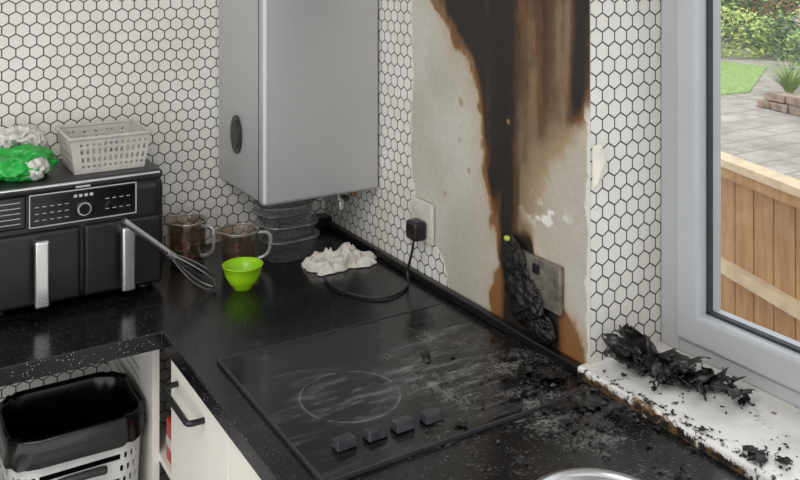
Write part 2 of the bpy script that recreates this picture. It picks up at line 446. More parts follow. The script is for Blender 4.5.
# ------------------------------------------------------------------ window
W = empty('window_1')
x0, x1 = XW, XW+.07
fw = .044
box('frame_left', x0, x1, YR-fw, YR-.001, ZS, WT, M_upvc, W, .004)
box('frame_right', x0, x1, YE+.001, YE+fw, ZS, WT, M_upvc, W, .004)
box('frame_bottom', x0, x1, YE+fw, YR-fw, ZS, ZS+.028, M_upvc, W, .004)
box('frame_top', x0, x1, YE+fw, YR-fw, WT-.05, WT, M_upvc, W, .004)
sx0, sx1 = XW-.014, XW+.055
sw = .052
a, b = YR-fw-.003, YE+fw+.003
zb, zt = ZS+.03, WT-.052
box('sash_left', sx0, sx1, a-sw, a, zb, zt, M_upvc, W, .008)
box('sash_right', sx0, sx1, b, b+sw, zb, zt, M_upvc, W, .008)
box('sash_bottom', sx0+.001, sx1, b+sw-.01, a-sw+.01, zb, zb+.055, M_upvc, W, .008)
box('sash_top', sx0+.001, sx1, b+sw-.01, a-sw+.01, zt-.058, zt, M_upvc, W, .008)
GXa = sx0+.024
box('gasket_left', GXa, GXa+.012, a-sw-.005, a-sw+.004, zb+.05, zt-.05, M_gasket, W)
box('gasket_bottom', GXa, GXa+.012, b+sw, a-sw, zb+.05, zb+.060, M_gasket, W)
box('gasket_frame', x0-.002, x0+.01, a-.0005, a+.0035, zb, zt, M_gasket, W)
box('gasket_frame_bottom', x0-.002, x0+.01, b, a, zb-.003, zb+.0005, M_gasket, W)
box('glass_pane', sx0+.030, sx0+.034, b+sw-.02, a-sw+.02, zb+.045, zt-.045, M_glass, W)

# ------------------------------------------------------------------ worktop and cabinets
def prism(name, outline, z0, z1, mat, parent=None, bev=.004):
    bm = bmesh.new(); vs = [bm.verts.new((x, y, z0)) for x, y in outline]; f = bm.faces.new(vs)
    r = bmesh.ops.extrude_face_region(bm, geom=[f])
    for g in r['geom']:
        if isinstance(g, bmesh.types.BMVert): g.co.z = z1
    bmesh.ops.recalc_face_normals(bm, faces=bm.faces)
    if bev: bmesh.ops.bevel(bm, geom=list(bm.edges), offset=bev, segments=2, profile=.5, affect='EDGES')
    me = bpy.data.meshes.new(name); bm.to_mesh(me); bm.free(); me.materials.append(mat)
    ob = bpy.data.objects.new(name, me); S.collection.objects.link(ob)
    if parent: ob.parent = parent
    return ob
YF = -.475
KC = empty('kitchen_counter')
prism('worktop', [(-.003, -.002), (-1.9, -.002), (-1.9, YF), (-.60, YF), (-.60, -2.9), (-.003, -2.9)], .865, .90, M_counter, KC, .0025)
box('upstand_right', -.02, -.003, YR+.005, -.002, .9, .917, M_black, KC, .003)
box('upstand_corner', -.045, -.003, -.05, -.003, .9, .93, M_black, KC, .003)
box('carcass', -.572, -.01, -2.88, -.50, .10, .864, M_cream, KC)
box('plinth', -.53, -.01, -2.88, -.50, .0, .10, M_white, KC)
box('corner_side_panel', -.60, -.585, -.40, -.30, .0, .864, M_cream, KC)
box('corner_papered_panel', -.598, -.585, -.2995, -.003, .0, .864, M_hexX, KC)
box('packet_shelf', -.585, -.45, -.498, -.30, .60, .615, M_cream, KC)
ydoor = -.505
for i, wd in enumerate((.325, .60, .60, .60)):
    box('door_front_%d' % (i+1), -.592, -.573, ydoor-wd+.004, ydoor, .11, .857, M_cream, KC, .002)
    y1 = ydoor-(.045 if i == 0 else .30); L = .155
    tube('handle_%d' % (i+1), [(-.592, y1, .825), (-.612, y1, .825), (-.622, y1-.004, .825), (-.622, y1-.02, .825), (-.622, y1-L+.02, .825), (-.622, y1-L+.004, .825), (-.612, y1-L, .825), (-.592, y1-L, .825)], .0055, M_black, KC)
    ydoor -= wd
box('end_panel', -1.9, -1.88, YF+.02, -.01, 0, .864, M_cream, KC)
pk = empty('food_packet')
box('carton', -.578, -.50, -.475, -.425, .6155, .70, M_red, pk, .003)
box('carton_band', -.5785, -.50, -.4755, -.4245, .645, .665, M_film, pk, .001)

# ------------------------------------------------------------------ hob
H = empty('ceramic_hob')
box('glass_plate', -.55, -.055, -1.10, -.665, .9002, .906, M_hob, H, .002, 2)
box('edge_trim_front', -.553, -.549, -1.102, -.663, .9001, .9075, M_dgrey, H, .001)
box('edge_trim_left', -.553, -.052, -.6655, -.662, .9001, .9075, M_dgrey, H, .001)
box('edge_trim_right', -.553, -.052, -1.103, -1.0995, .9001, .9075, M_dgrey, H, .001)
M_knob = simple('sooty_knob', (46, 46, 50), .35, var=.6, nscale=70)
for i in range(4):
    cx, cy = -.484+i*.051, -1.036-.002*i
    bm = bmesh.new(); bmesh.ops.create_cube(bm, size=1)
    for v in bm.verts:
        tp_ = v.co.z > 0; sx_ = .0155 if tp_ else .0175; sy_ = .010 if tp_ else .012
        v.co = Vector((cx+math.copysign(sx_, v.co.x)+(.001 if i % 2 else -.001), cy+math.copysign(sy_, v.co.y)+(.002 if tp_ else 0), .906+((.016 if v.co.y < 0 else .013) if tp_ else .001)))
    bmesh.ops.bevel(bm, geom=list(bm.edges), offset=.002, segments=3, profile=.5, affect='EDGES')
    me = bpy.data.meshes.new('knob'); bm.to_mesh(me); bm.free(); me.materials.append(M_knob)
    o = bpy.data.objects.new('knob_%d' % (i+1), me); S.collection.objects.link(o); o.parent = H

# ------------------------------------------------------------------ boiler
B = empty('gas_boiler')
zb0 = 1.066; bl = -.318
box('casing', bl+.002, -.006, -.285, -.003, zb0+.004, 1.80, M_boiler, B, .006)
box('front_cover', bl, -.004, -.315, -.281, zb0, 1.802, M_boiler, B, .010, 4)
box('seam', bl+.0015, -.0055, -.2835, -.2805, zb0+.003, 1.80, M_dgrey, B)
def oval(name, x, cy, cz, ry, rz, mat, th, par):
    V = []; F = []; n = 40
    for t in (0, 1):
        for i in range(n):
            a = 2*math.pi*i/n; V.append((x-t*th, cy+ry*math.cos(a), cz+rz*math.sin(a)))
    for i in range(n): F.append((i, (i+1) % n, n+(i+1) % n, n+i))
    F.append(tuple(range(n, 2*n))); F.append(tuple(reversed(range(n))))
    return mesh_obj(name, V, F, mat, par)
oval('vent_bezel', bl+.0015, -.140, 1.207, .036, .048, M_gloss, .004, B)
oval('vent_recess', bl-.0025, -.140, 1.207, .026, .037, M_dgrey, .0015, B)
for i in range(5): box('vent_slat_%d' % i, bl-.0055, bl-.0035, -.157, -.123, 1.181+i*.012, 1.184+i*.012, M_black, B)
tube('pipe_1', [(-.055, -.20, 1.067), (-.055, -.20, 1.03), (-.055, -.20, .995)], .0095, M_chrome, B)
box('valve_body', -.070, -.040, -.215, -.185, 1.018, 1.042, M_steel, B, .004)
tube('pipe_2', [(-.028, -.22, 1.067), (-.028, -.22, 1.045), (-.028, -.22, 1.03)], .0075, M_copper, B)
tube('pipe_3', [(-.09, -.14, 1.067), (-.09, -.14, 1.03), (-.09, -.10, 1.0), (-.09, -.001, .99)], .0075, M_copper, B)
box('valve_tap', -.062, -.048, -.237, -.215, 1.026, 1.036, M_black, B, .002)

# ------------------------------------------------------------------ sockets
So = empty('wall_socket')
box('plate', -.0105, -.0015, -.562, -.470, .992, 1.086, M_socket, So, .003)
box('plug', -.045, -.0105, -.545, -.500, 1.0, 1.045, M_black, So, .009)
box('switch', -.0135, -.010, -.500, -.485, 1.055, 1.073, M_socket, So, .001)
tube('plug_cable', [(-.035, -.523, 1.004), (-.036, -.523, .985), (-.04, -.515, .95), (-.042, -.505, .925), (-.045, -.52, .9045), (-.08, -.555, .9045), (-.13, -.575, .9045), (-.165, -.555, .9045), (-.20, -.50, .9045), (-.21, -.44, .9045), (-.20, -.40, .9045)], .0030, M_black, So)
Sb = empty('burnt_socket')
M_burnplate = simple('scorched_metal', (118, 112, 103), .4, .4, var=.5, nscale=35)
box('back_plate', -.012, -.001, -.992, -.845, .985, 1.075, M_burnplate, Sb, .003)
box('switch_1', -.016, -.011, -.935, -.918, 1.045, 1.063, M_char, Sb, .001)
crumple('melted_plug', (-.014, -.868, 1.025), (.011, .034, .056), M_char, Sb, amp=.35, freq=1.8, seed=3, sub=5)
crumple('melted_plug_2', (-.014, -.895, .982), (.012, .046, .044), M_char, Sb, amp=.4, freq=1.9, seed=5, sub=5)
crumple('melted_drip', (-.011, -.935, .945), (.009, .038, .026), M_char, Sb, amp=.35, freq=2.0, seed=8, sub=5)
crumple('melted_drip_2', (-.008, -.85, 1.080), (.006, .014, .018), M_char, Sb, amp=.3, freq=1.8, seed=9, sub=3)
crumple('indicator', (-.012, -.838, 1.088), (.006, .009, .006), simple('melted_yellow_plastic', (178, 190, 70), .5), Sb, amp=.3, seed=2, sub=2)

# ------------------------------------------------------------------ air fryer
A = empty('air_fryer')
ax0, ax1, ayf, ayb, az1 = -.900, -.527, -.247, -.010, 1.170
for fx in (-.87, -.57):
    for fy in (-.215, -.05): lathe('foot', [(0, 0), (.012, 0), (.012, .009), (0, .009)], M_black, (fx, fy, .9002), A, 16)
box('body', ax0, ax1, ayf, ayb, .908, az1-.012, M_black, A, .028, 6)
box('top_plate', ax0+.004, ax1-.004, ayf+.002, ayb, az1-.022, az1, M_dgrey, A, .010, 4)
box('top_trim', ax0+.012, ax1-.012, ayf-.002, ayf+.012, az1-.010, az1-.003, M_chrome, A, .003)
px0, px1 = -.815, -.595
box('control_panel', px0, px1, ayf-.005, ayf+.01, 1.082, 1.150, M_gloss, A, .004)
box('mode_panel', ax0+.012, px0-.006, ayf-.004, ayf+.01, 1.082, 1.150, M_gloss, A, .004)
for nm, c in (('t', (px0, px1, 1.149, 1.1508)), ('b', (px0, px1, 1.0815, 1.0833)), ('l', (px0-.001, px0+.001, 1.082, 1.15)), ('r', (px1-.001, px1+.001, 1.082, 1.15))):
    box('panel_outline_'+nm, c[0], c[1], ayf-.0065, ayf-.003, c[2], c[3], M_label, A)
for i in range(5):
    for j in range(3):
        box('print_%d_%d' % (i, j), px0+.010+i*.015, px0+.018+i*.015, ayf-.0058, ayf-.004, 1.095+j*.014, 1.0963+j*.014, M_label, A)
for i in range(4):
    for j in range(2):
        box('print_r_%d_%d' % (i, j), px1-.066+i*.015, px1-.058+i*.015, ayf-.0058, ayf-.004, 1.10+j*.022, 1.1013+j*.022, M_label, A)
for j in range(5):
    box('mode_print_%d' % j, ax0+.022, px0-.018, ayf-.0055, ayf-.003, 1.094+j*.011, 1.0953+j*.011, M_label, A)
for q in range(4): box('display', -.727+q*.011, -.720+q*.011, ayf-.006, ayf-.004, 1.134, 1.140, M_label, A)
def dial(name, cx, cz, r, mat, y0, y1, par):
    V = []; F = []; n = 32
    for yy in (y0, y1):
        for i in range(n):
            a = 2*math.pi*i/n; V.append((cx+r*math.cos(a), yy, cz+r*math.sin(a)))
    for i in range(n): F.append((i, (i+1) % n, n+(i+1) % n, n+i))
    F.append(tuple(range(n, 2*n)))
    return mesh_obj(name, V, F, mat, par)
dial('dial_ring', -.706, 1.108, .0145, M_chrome, ayf, ayf-.012, A)
dial('dial_face', -.706, 1.108, .0115, M_gloss, ayf, ayf-.014, A)
box('logo_plate', -.722, -.692, ayf-.003, ayf, 1.1535, 1.157, M_label, A)
for i, cx in enumerate((-.797, -.622)):
    box('drawer_%d' % (i+1), cx-.084, cx+.084, ayf-.010, ayf+.02, .918, 1.072, M_black, A, .008, 4)
    box('handle_%d' % (i+1), cx-.0145, cx+.0145, ayf-.055, ayf-.040, .926, 1.066, M_chrome, A, .006, 4)
    box('handle_arm_%d' % (i+1), cx-.012, cx+.012, ayf-.05, ayf-.008, 1.040, 1.062, M_chrome, A, .005)
    box('handle_back_%d' % (i+1), cx-.0155, cx+.0155, ayf-.043, ayf-.034, .930, 1.054, M_black, A, .003)

# ------------------------------------------------------------------ basket on the fryer
def lattice_basket(name, cx, cy, z0, wx, wy, h, taper, mat, cell=.0115):
    V = []; F = []
    def wall(p0, p1, q0, q1):
        p0, p1, q0, q1 = map(Vector, (p0, p1, q0, q1))
        nx = int((p1-p0).length/cell*2)|1; nz = 13
        b = len(V)
        for j in range(nz+1):
            for i in range(nx+1):
                V.append(p0.lerp(p1, i/nx).lerp(q0.lerp(q1, i/nx), j/nz))
        for j in range(nz):
            for i in range(nx):
                hole = (j % 3 != 0 and 1 < j < nz-2) and (i % 2 == 1 and 1 < i < nx-1)
                if not hole: F.append((b+j*(nx+1)+i, b+j*(nx+1)+i+1, b+(j+1)*(nx+1)+i+1, b+(j+1)*(nx+1)+i))
    a, c = wx/2, wy/2; A2, C2 = a+taper, c+taper
    bt = [(cx-a, cy-c, z0), (cx+a, cy-c, z0), (cx+a, cy+c, z0), (cx-a, cy+c, z0)]
    tp = [(cx-A2, cy-C2, z0+h), (cx+A2, cy-C2, z0+h), (cx+A2, cy+C2, z0+h), (cx-A2, cy+C2, z0+h)]
    for i in range(4): wall(bt[i], bt[(i+1) % 4], tp[i], tp[(i+1) % 4])
    b = len(V); V.extend([Vector(p) for p in bt]); F.append((b, b+1, b+2, b+3))
    ob = mesh_obj(name, V, F, mat)
    bm = bmesh.new(); bm.from_mesh(ob.data); bmesh.ops.remove_doubles(bm, verts=bm.verts, dist=1e-5); bm.to_mesh(ob.data); bm.free()
    so = ob.modifiers.new('s', 'SOLIDIFY'); so.thickness = .0018
    return ob, tp
SB = empty('storage_basket')
ob, tp = lattice_basket('basket_body', -.640, -.135, az1+.001, .152, .140, .080, .012, M_basket); ob.parent = SB
tube('rim', [*[Vector(p) for p in tp for _ in (0, 1)]], .004, M_basket, SB, True)

WR = empty('food_bag')
crumple('green_bag', (-.826, -.160, az1+.030), (.074, .068, .036), M_green, WR, amp=.26, freq=1.6, floor=az1+.0005, seed=11)
crumple('white_panel', (-.800, -.210, az1+.028), (.028, .022, .024), M_film, WR, amp=.25, freq=1.6, floor=az1+.0005, seed=14)
crumple('clear_scrunch', (-.810, -.10, az1+.075), (.040, .034, .026), M_film, WR, amp=.45, freq=2.0, seed=17)
crumple('clear_scrunch_2', (-.787, -.12, az1+.060), (.026, .03, .03), M_film, WR, amp=.45, freq=2.0, seed=19)

# ------------------------------------------------------------------ jugs, bowl, containers
def jug(name, x, y, r, h, ang, liquid=None):
    E = empty(name)
    prof = [(0, .001), (r*.80, .001), (r*.86, .005), (r*.93, h*.5), (r, h*.93), (r*1.05, h), (r*.98, h), (r*.93, h*.9), (r*.87, h*.5), (r*.79, .008), (0, .008)]
    lathe('glass_body', prof, M_glassb, (x, y, .9), E, spout=(ang+math.pi, h*.9, .012))
    c, s = math.cos(ang), math.sin(ang)
    P = lambda rr, z: (x+c*rr, y+s*rr, .9+z)
    tube('handle', [P(r*.95, h*.88), P(r*1.3, h*.93), P(r*1.62, h*.82), P(r*1.62, h*.5), P(r*1.4, h*.25), P(r*.86, h*.2)], .0050, M_rimc, E)
    lathe('rim', [(r*.98, h-.0015), (r*1.06, h-.0015), (r*1.06, h+.0015), (r*.98, h+.0015), (r*.98, h-.0015)], M_rimc, (x, y, .9), E, spout=(ang+math.pi, .001, .012))
    for q in range(4):   # printed measuring marks on the outside of the glass
        an = math.radians(-115); 
        box('mark_%d' % q, x+math.cos(an)*r*.95-.006, x+math.cos(an)*r*.95+.006, y+math.sin(an)*r*.97-.001, y+math.sin(an)*r*.97, .9+h*(.3+.15*q), .9+h*(.3+.15*q)+.0012, M_red, E)
    if liquid: lathe('contents', [(0, .009), (r*.76, .009), (r*.84, h*liquid), (0, h*liquid)], M_tea, (x, y, .9), E)
    return E
jug('measuring_jug', -.435, -.115, .047, .105, math.radians(-50), .12)
jug('measuring_jug.001', -.338, -.215, .046, .092, math.radians(-20), .42)
GB = lathe('plastic_bowl', [(0, .002), (.020, 0), (.021, .005), (.031, .014), (.040, .032), (.044, .052), (.046, .053), (.046, .055), (.043, .055), (.038, .032), (.029, .017), (.018, .009), (0, .009)], M_lime, (-.379, -.343, .9002))

FC = empty('food_container')
def tub(nm, cx, cy, z0, wx, wy, h, rot=0, lid=True):
    def ring(w, d, z, n=8, rad=.046):
        rad = min(rad, d*.46); pts = []
        for (sx, sy, a0) in ((1, 1, 0), (-1, 1, 90), (-1, -1, 180), (1, -1, 270)):
            for i in range(n+1):
                a = math.radians(a0+90*i/n); px = sx*(w/2-rad)+rad*math.cos(a); py = sy*(d/2-rad)+rad*math.sin(a)
                pts.append((cx+px*math.cos(rot)-py*math.sin(rot), cy+px*math.sin(rot)+py*math.cos(rot), z))
        return pts
    rs = [ring(wx*.78, wy*.78, z0), ring(wx*.86, wy*.86, z0+.006), ring(wx*.95, wy*.95, z0+h-.006), ring(wx, wy, z0+h-.006), ring(wx, wy, z0+h), ring(wx*.94, wy*.94, z0+h)]
    if lid: rs += [ring(wx*.92, wy*.92, z0+h-.003), ring(wx*.80, wy*.80, z0+h-.003)]
    V = [p for r in rs for p in r]; n = len(rs[0]); F = [tuple(reversed(range(n)))]
    for j in range(len(rs)-1):
        for i in range(n): F.append((j*n+i, j*n+(i+1) % n, (j+1)*n+(i+1) % n, (j+1)*n+i))
    if lid: F.append(tuple(range((len(rs)-1)*n, len(rs)*n)))
    mesh_obj(nm, V, F, M_clear, FC, True)
tub('tub_1', -.205, -.195, .9005, .155, .130, .056, .1)
tub('tub_2', -.205, -.195, .957, .150, .125, .034, .0, True)
tub('tub_3', -.212, -.185, .9915, .142, .122, .026, .15, False)
tub('tub_4', -.215, -.195, 1.010, .145, .120, .028, -.05, True)

# cloth: a crumpled sheet
def cloth():
    n = 110; V = []; F = []
    rg_ = lambda q: (1-min(1, abs(mnoise.noise(q))*2.4))
    for i in range(n+1):
        for j in range(n+1):
            u = i/n*2-1; v = j/n*2-1
            wob = 1+.30*mnoise.noise(Vector((u*1.5, v*1.5, 4)))+.14*mnoise.noise(Vector((u*4, v*4, 8)))
            x = -.125+u*.088*wob*(1-.16*v*v); y = -.320+v*.055*wob*(1-.16*u*u)
            e = max(abs(u), abs(v)); h = (1-e**5)
            wv = Vector((mnoise.noise(Vector((u*2, v*2, 1)))*.5, mnoise.noise(Vector((u*2, v*2, 7)))*.5, 0))
            q = Vector((u*1.4, v*1.4, 2.2))+wv
            z = h*(.006+.020*rg_(q*.9)**1.5+.014*rg_(q*1.9+Vector((3, 1, 0)))**2+.006*rg_(q*4.2)**2)
            z *= .55+.45*(1-(u*u+v*v)/2)
            V.append((x, y, .9015+max(0, z)))
    for i in range(n):
        for j in range(n):
            a = i*(n+1)+j; F.append((a, a+n+1, a+n+2, a+1))
    o = mesh_obj('dish_cloth', V, F, M_cloth, smooth=True); m = o.modifiers.new('s', 'SOLIDIFY'); m.thickness = .001; m.offset = 1
cloth()

# whisk
WH = empty('balloon_whisk')
p0 = Vector((-.640, -.325, 1.090)); p1 = Vector((-.535, -.312, .995)); p2 = Vector((-.436, -.318, .908))
tube('handle', [p0, p0.lerp(p1, .5), p1], .0072, M_chrome, WH)
tube('collar', [p1-(p1-p0).normalized()*.008, p1+(p1-p0).normalized()*.012], .008, M_steel, WH)
dr = (p2-p1).normalized(); sdv = dr.cross(Vector((0, 0, 1))).normalized(); up = sdv.cross(dr).normalized()
L = (p2-p1).length
for i in range(5):
    a = math.pi*i/5; w = sdv*math.cos(a)+up*math.sin(a)
    pts = []
    for t in range(17):
        s = t/16; ang = s*2*math.pi
        along = (1-math.cos(ang))/2*L*1.0; wid = math.sin(ang)*.027*(.35+.65*(1-math.cos(ang))/2)
        q = p1+dr*along+w*wid; q.z = max(q.z, .9025); pts.append(q)
    tube('wire_%d' % i, pts, .0013, M_steel if i % 2 else M_dgrey, WH)

# saucepan
SP = empty('saucepan')
sx, sy = -.336, -1.428
lathe('pan_body', [(0, .001), (.084, .001), (.092, .008), (.094, .060), (.100, .063), (.100, .066), (.093, .066), (.091, .060), (.089, .010), (0, .006)], M_steel, (sx, sy, .9002), SP, 64)
tube('pan_handle', [(sx-.056, sy-.075, .95), (sx-.09, sy-.12, .962), (sx-.15, sy-.21, .966), (sx-.18, sy-.25, .966)], .009, M_black, SP)

# ------------------------------------------------------------------ bin
BN = empty('waste_bin')
bx, by = -.742, -.295
def rrect(w, d, z, rad, n=8, wob=0, sd=0):
    pts = []
    for (sx_, sy_, a0) in ((1, 1, 0), (-1, 1, 90), (-1, -1, 180), (1, -1, 270)):
        for i in range(n+1):
            a = math.radians(a0+90*i/n); px = sx_*(w/2-rad)+rad*math.cos(a); py = sy_*(d/2-rad)+rad*math.sin(a)
            pts.append(Vector((bx+px, by+py, z)))
    if wob:
        for i, p in enumerate(pts):
            k = mnoise.noise(Vector((i*.7, z*9, sd)))
            p.x += (p.x-bx)*k*wob; p.y += (p.y-by)*k*wob; p.z += .01*mnoise.noise(Vector((i*.9, sd, 3)))*(wob*14)
    return pts
def skin(nm, rings, mat, close=False):
    n = len(rings[0]); V = [p for r in rings for p in r]; F = []
    for j in range(len(rings)-1):
        for i in range(n): F.append((j*n+i, j*n+(i+1) % n, (j+1)*n+(i+1) % n, (j+1)*n+i))
    if close: F.append(tuple(range(n)))
    o = mesh_obj(nm, V, F, mat, BN, True); return o
rings = [rrect(.205+.055*t/56, .172+.048*t/56, .002+.700*t/56, .05, 11) for t in range(57)]
n = len(rings[0]); V = [p for r in rings for p in r]; F = [tuple(range(n))]
for j in range(56):
    for i in range(n):
        if j > 3 and j < 51 and (j % 2 == 0) and (i+(j//2) % 2) % 2 == 0: continue
        F.append((j*n+i, j*n+(i+1) % n, (j+1)*n+(i+1) % n, (j+1)*n+i))
o = mesh_obj('tub', V, F, M_binw, BN); m = o.modifiers.new('s', 'SOLIDIFY'); m.thickness = .003
rg = [rrect(.278, .238, .662, .06, 10, .05, 1), rrect(.276, .236, .676, .06, 10, .07, 2), rrect(.272, .232, .69, .06, 10, .04, 3), rrect(.270, .230, .712, .06, 10, .03, 3),
      rrect(.258, .218, .716, .055, 10, .03, 3), rrect(.248, .208, .705, .055, 10, .03, 3), rrect(.235, .195, .66, .05, 10, .10, 4), rrect(.23, .19, .61, .05, 10, .16, 5), rrect(.215, .175, .5, .05, 10, .2, 6), rrect(.18, .14, .38, .04, 10, .2, 7), rrect(.05, .04, .33, .01, 10, .1, 8)]
skin('liner', rg, M_bag)
tube('grip', [(bx-.045, by-.119, .622), (bx-.03, by-.123, .626), (bx+.03, by-.123, .626), (bx+.045, by-.119, .622)], .008, M_dgrey, BN)

# ------------------------------------------------------------------ debris
def flakes(name, items, mat_list, smooth=False):
    V = []; F = []; FM = []
    for (c, size, tilt, crump, mi) in items:
        n = 5 if size < .006 else (9 if size < .015 else 14)
        rot = Matrix.Rotation(random.uniform(0, 6.28), 3, 'Z') @ Matrix.Rotation(tilt, 3, 'X') @ Matrix.Rotation(random.uniform(0, 6.28), 3, 'Z')
        sd = random.uniform(0, 100); b = len(V); asp = random.uniform(.4, 1)
        loc = []; keep = []
        for i in range(n+1):
            for j in range(n+1):
                u = i/n*2-1; v = j/n*2-1; q = Vector((u+sd, v, sd))
                k = 1+.5*mnoise.noise(Vector((u*1.5, v*1.5, sd)))
                p = rot @ Vector((u*size*k, v*size*asp*k, size*crump*(mnoise.noise(q*1.0)*1.3+.35*mnoise.noise(q*2.3))))
                loc.append(p)
                keep.append(math.hypot(u, v) < .8+.7*mnoise.noise(Vector((u*2.5+sd, v*2.5, sd+9))))
        mz = min(p.z for p in loc)
        V.extend([(c[0]+p.x, c[1]+p.y, c[2]+p.z-mz) for p in loc])
        for i in range(n):
            for j in range(n):
                a = i*(n+1)+j
                if not keep[a] and not keep[a+n+2]: continue
                F.append((b+a, b+a+n+1, b+a+n+2, b+a+1)); FM.append(mi)
    o = mesh_obj(name, V, F, mat_list, fm=FM, smooth=smooth); m = o.modifiers.new('s', 'SOLIDIFY'); m.thickness = .0006; m.offset = 1; return o
it = []
for i in range(30):
    t = random.random()
    cx = .040+.085*t+random.gauss(0, .016); cy = -1.115-.17*t+random.gauss(0, .010)
    cx = min(.12, max(.02, cx)); cy = min(-1.105, cy)
    sz = random.uniform(.016, .034); it.append(((cx, cy, ZS+random.uniform(0, .016)*(1-t)), sz, random.gauss(0, .4), .55, 0))
for (cx, cy, sz, ti) in ((.045, -1.108, .036, 1.25), (.055, -1.125, .038, .9), (.07, -1.15, .048, .4), (.09, -1.19, .048, .25), (.105, -1.235, .044, .12), (.105, -1.285, .040, .08), (.08, -1.17, .05, .15), (.06, -1.13, .048, .3), (.035, -1.11, .038, .3)):
    it.append(((cx, cy, ZS+.001), sz, ti, .5, 0))
for i in range(45):   # small fragments around the pile
    it.append(((random.uniform(.0, .14), random.uniform(-1.34, -1.09), ZS+.0003), random.choice([.0015, .002, .003, .005]), random.gauss(0, .2), .5, 0))
flakes('charred_film_debris', it, [M_charfilm], True)
it = []
for i in range(100):
    it.append(((random.uniform(-.015, .09), random.uniform(-1.60, -1.38), ZS+.0003), random.choice([.001, .0015, .002, .003, .005]), random.gauss(0, .2), .5, 0))
for i in range(80):
    it.append(((random.uniform(-.017, -.004), random.uniform(-1.42, -1.10), ZS+.0003), random.choice([.001, .0015, .002, .003]), random.gauss(0, .2), .5, 0))
for (cx, cy, sz) in ((.005, -1.385, .014), (.0, -1.40, .018), (.02, -1.43, .015), (-.006, -1.25, .006), (-.006, -1.31, .007)): it.append(((cx, cy, ZS+.0003), sz, .1, .5, 0))
flakes('soot_crumbs', it, [M_char])
it = []
for i in range(300):
    cx = min(-.034, max(-.5, random.gauss(-.11, .075))); cy = random.gauss(-1.10, .12)
    zz = .9077 if (-1.11 < cy < -.66 and cx < -.045) else .9006
    if math.hypot(cx-sx, cy-sy) < .112: continue
    it.append(((cx, cy, zz), random.choice([.0012, .0015, .002, .002, .003, .004, .006]), random.gauss(0, .25), .5, 0 if random.random() < .65 else 1))
for (cx, cy, sz, ti, z_) in ((-.07, -.95, .018, .1, .9077), (-.07, -1.04, .028, .15, .9077), (-.10, -1.0, .02, .1, .9077), (-.08, -1.13, .026, .2, .9006), (-.055, -1.17, .02, .15, .9006), (-.13, -1.125, .018, .15, .9077),
                             (-.22, -.86, .012, .1, .9077), (-.30, -1.08, .010, .1, .9077), (-.10, -1.20, .016, .1, .9006), (-.15, -1.16, .014, .1, .9006)):
    it.append(((cx, cy, z_), sz, ti, .35, 0))
flakes('burnt_debris', it, [M_char, M_ashfl])

# peeled wallpaper flap on the recess corner
V = []; F = []
for i in range(9):
    for j in range(13):
        t = i/8; z = 1.31-.075*j/12; w = .030*(1-abs(j/12-.45)*1.2)*(1+.35*mnoise.noise(Vector((j*.6, 3, 1))))
        V.append((.004+t*w, YR-.002-.014*math.sin(t*2.4)*(1-.5*j/12), z+.008*math.sin(t*3)))
for i in range(8):
    for j in range(12): a = i*13+j; F.append((a, a+1, a+14, a+13))
mesh_obj('torn_wallpaper_flap', V, F, simple('torn_paper_back', (218, 212, 200), .8), smooth=True)

# ------------------------------------------------------------------ garden
box('ground', .30, 30, -12, 25, -.3, -.02, M_pave)
prism('garden_terrace', [(2.85, -10), (30, -10), (30, 22), (2.85, 22)], -.019, .20, M_pave, None, 0)
prism('lawn', [(5.2, 4.5), (6.3, 3.85), (6.95, 3.75), (7.6, 4.15), (9.0, 5.0), (9.0, 12), (5.2, 12)], .2005, .215, M_grass, None, 0)
FE = empty('garden_fence')
pA = Vector((2.0, .236)); dirf = Vector((-.157, -.477)).normalized(); nrm = Vector((dirf.y, -dirf.x))
def fbox(nm, t0, t1, o0, o1, z0, z1, mat):
    V = []
    for t in (t0, t1):
        for o in (o0, o1):
            for z in (z0, z1): q = pA+dirf*t+nrm*o; V.append((q.x, q.y, z))
    mesh_obj(nm, V, [(0, 1, 3, 2), (4, 6, 7, 5), (0, 4, 5, 1), (2, 3, 7, 6), (0, 2, 6, 4), (1, 5, 7, 3)], mat, FE)
sgn = 1 if (nrm.x < 0) else -1
t = -2.0; i = 0
while t < 2.6:
    fbox('board_%d' % i, t, t+.118, 0, -.018*sgn, -.018, .76, M_wood); t += .124; i += 1
for j, (za, zc) in enumerate(((.735, .780), (.33, .375), (.0, .05))):
    fbox('rail_%d' % j, -2.0, 2.6, .045*sgn, .0, za, zc, M_rail if j else M_wood)
fbox('cap', -2.0, 2.6, .055*sgn, -.03*sgn, .780, .812, M_rail)

def foliage(name, blobs, nleaf, mats, size):
    V = []; F = []; FM = []
    for (c, r, mm) in blobs:
        k = int(nleaf*r[0]*r[2])
        for _ in range(k):
            d = Vector((random.gauss(0, 1), random.gauss(0, 1), random.gauss(0, 1))).normalized()
            rr = random.uniform(.72, 1.05)*(1+.22*mnoise.noise(d*3+Vector(c)))
            p = Vector((c[0]+d.x*r[0]*rr, c[1]+d.y*r[1]*rr, c[2]+d.z*r[2]*rr))
            a = Vector((random.gauss(0, 1), random.gauss(0, 1), random.gauss(0, 1))).normalized(); bb = a.orthogonal().normalized(); s = size*random.uniform(.6, 1.4)
            vs = [p-a*s, p+bb*s*.45, p+a*s, p-bb*s*.45]
            for q in vs: q.z = max(q.z, .203)
            n0 = len(V); V.extend(vs); F.append((n0, n0+1, n0+2, n0+3)); FM.append(mm[0] if random.random() < .65 else mm[1])
    return mesh_obj(name, V, F, mats, fm=FM)
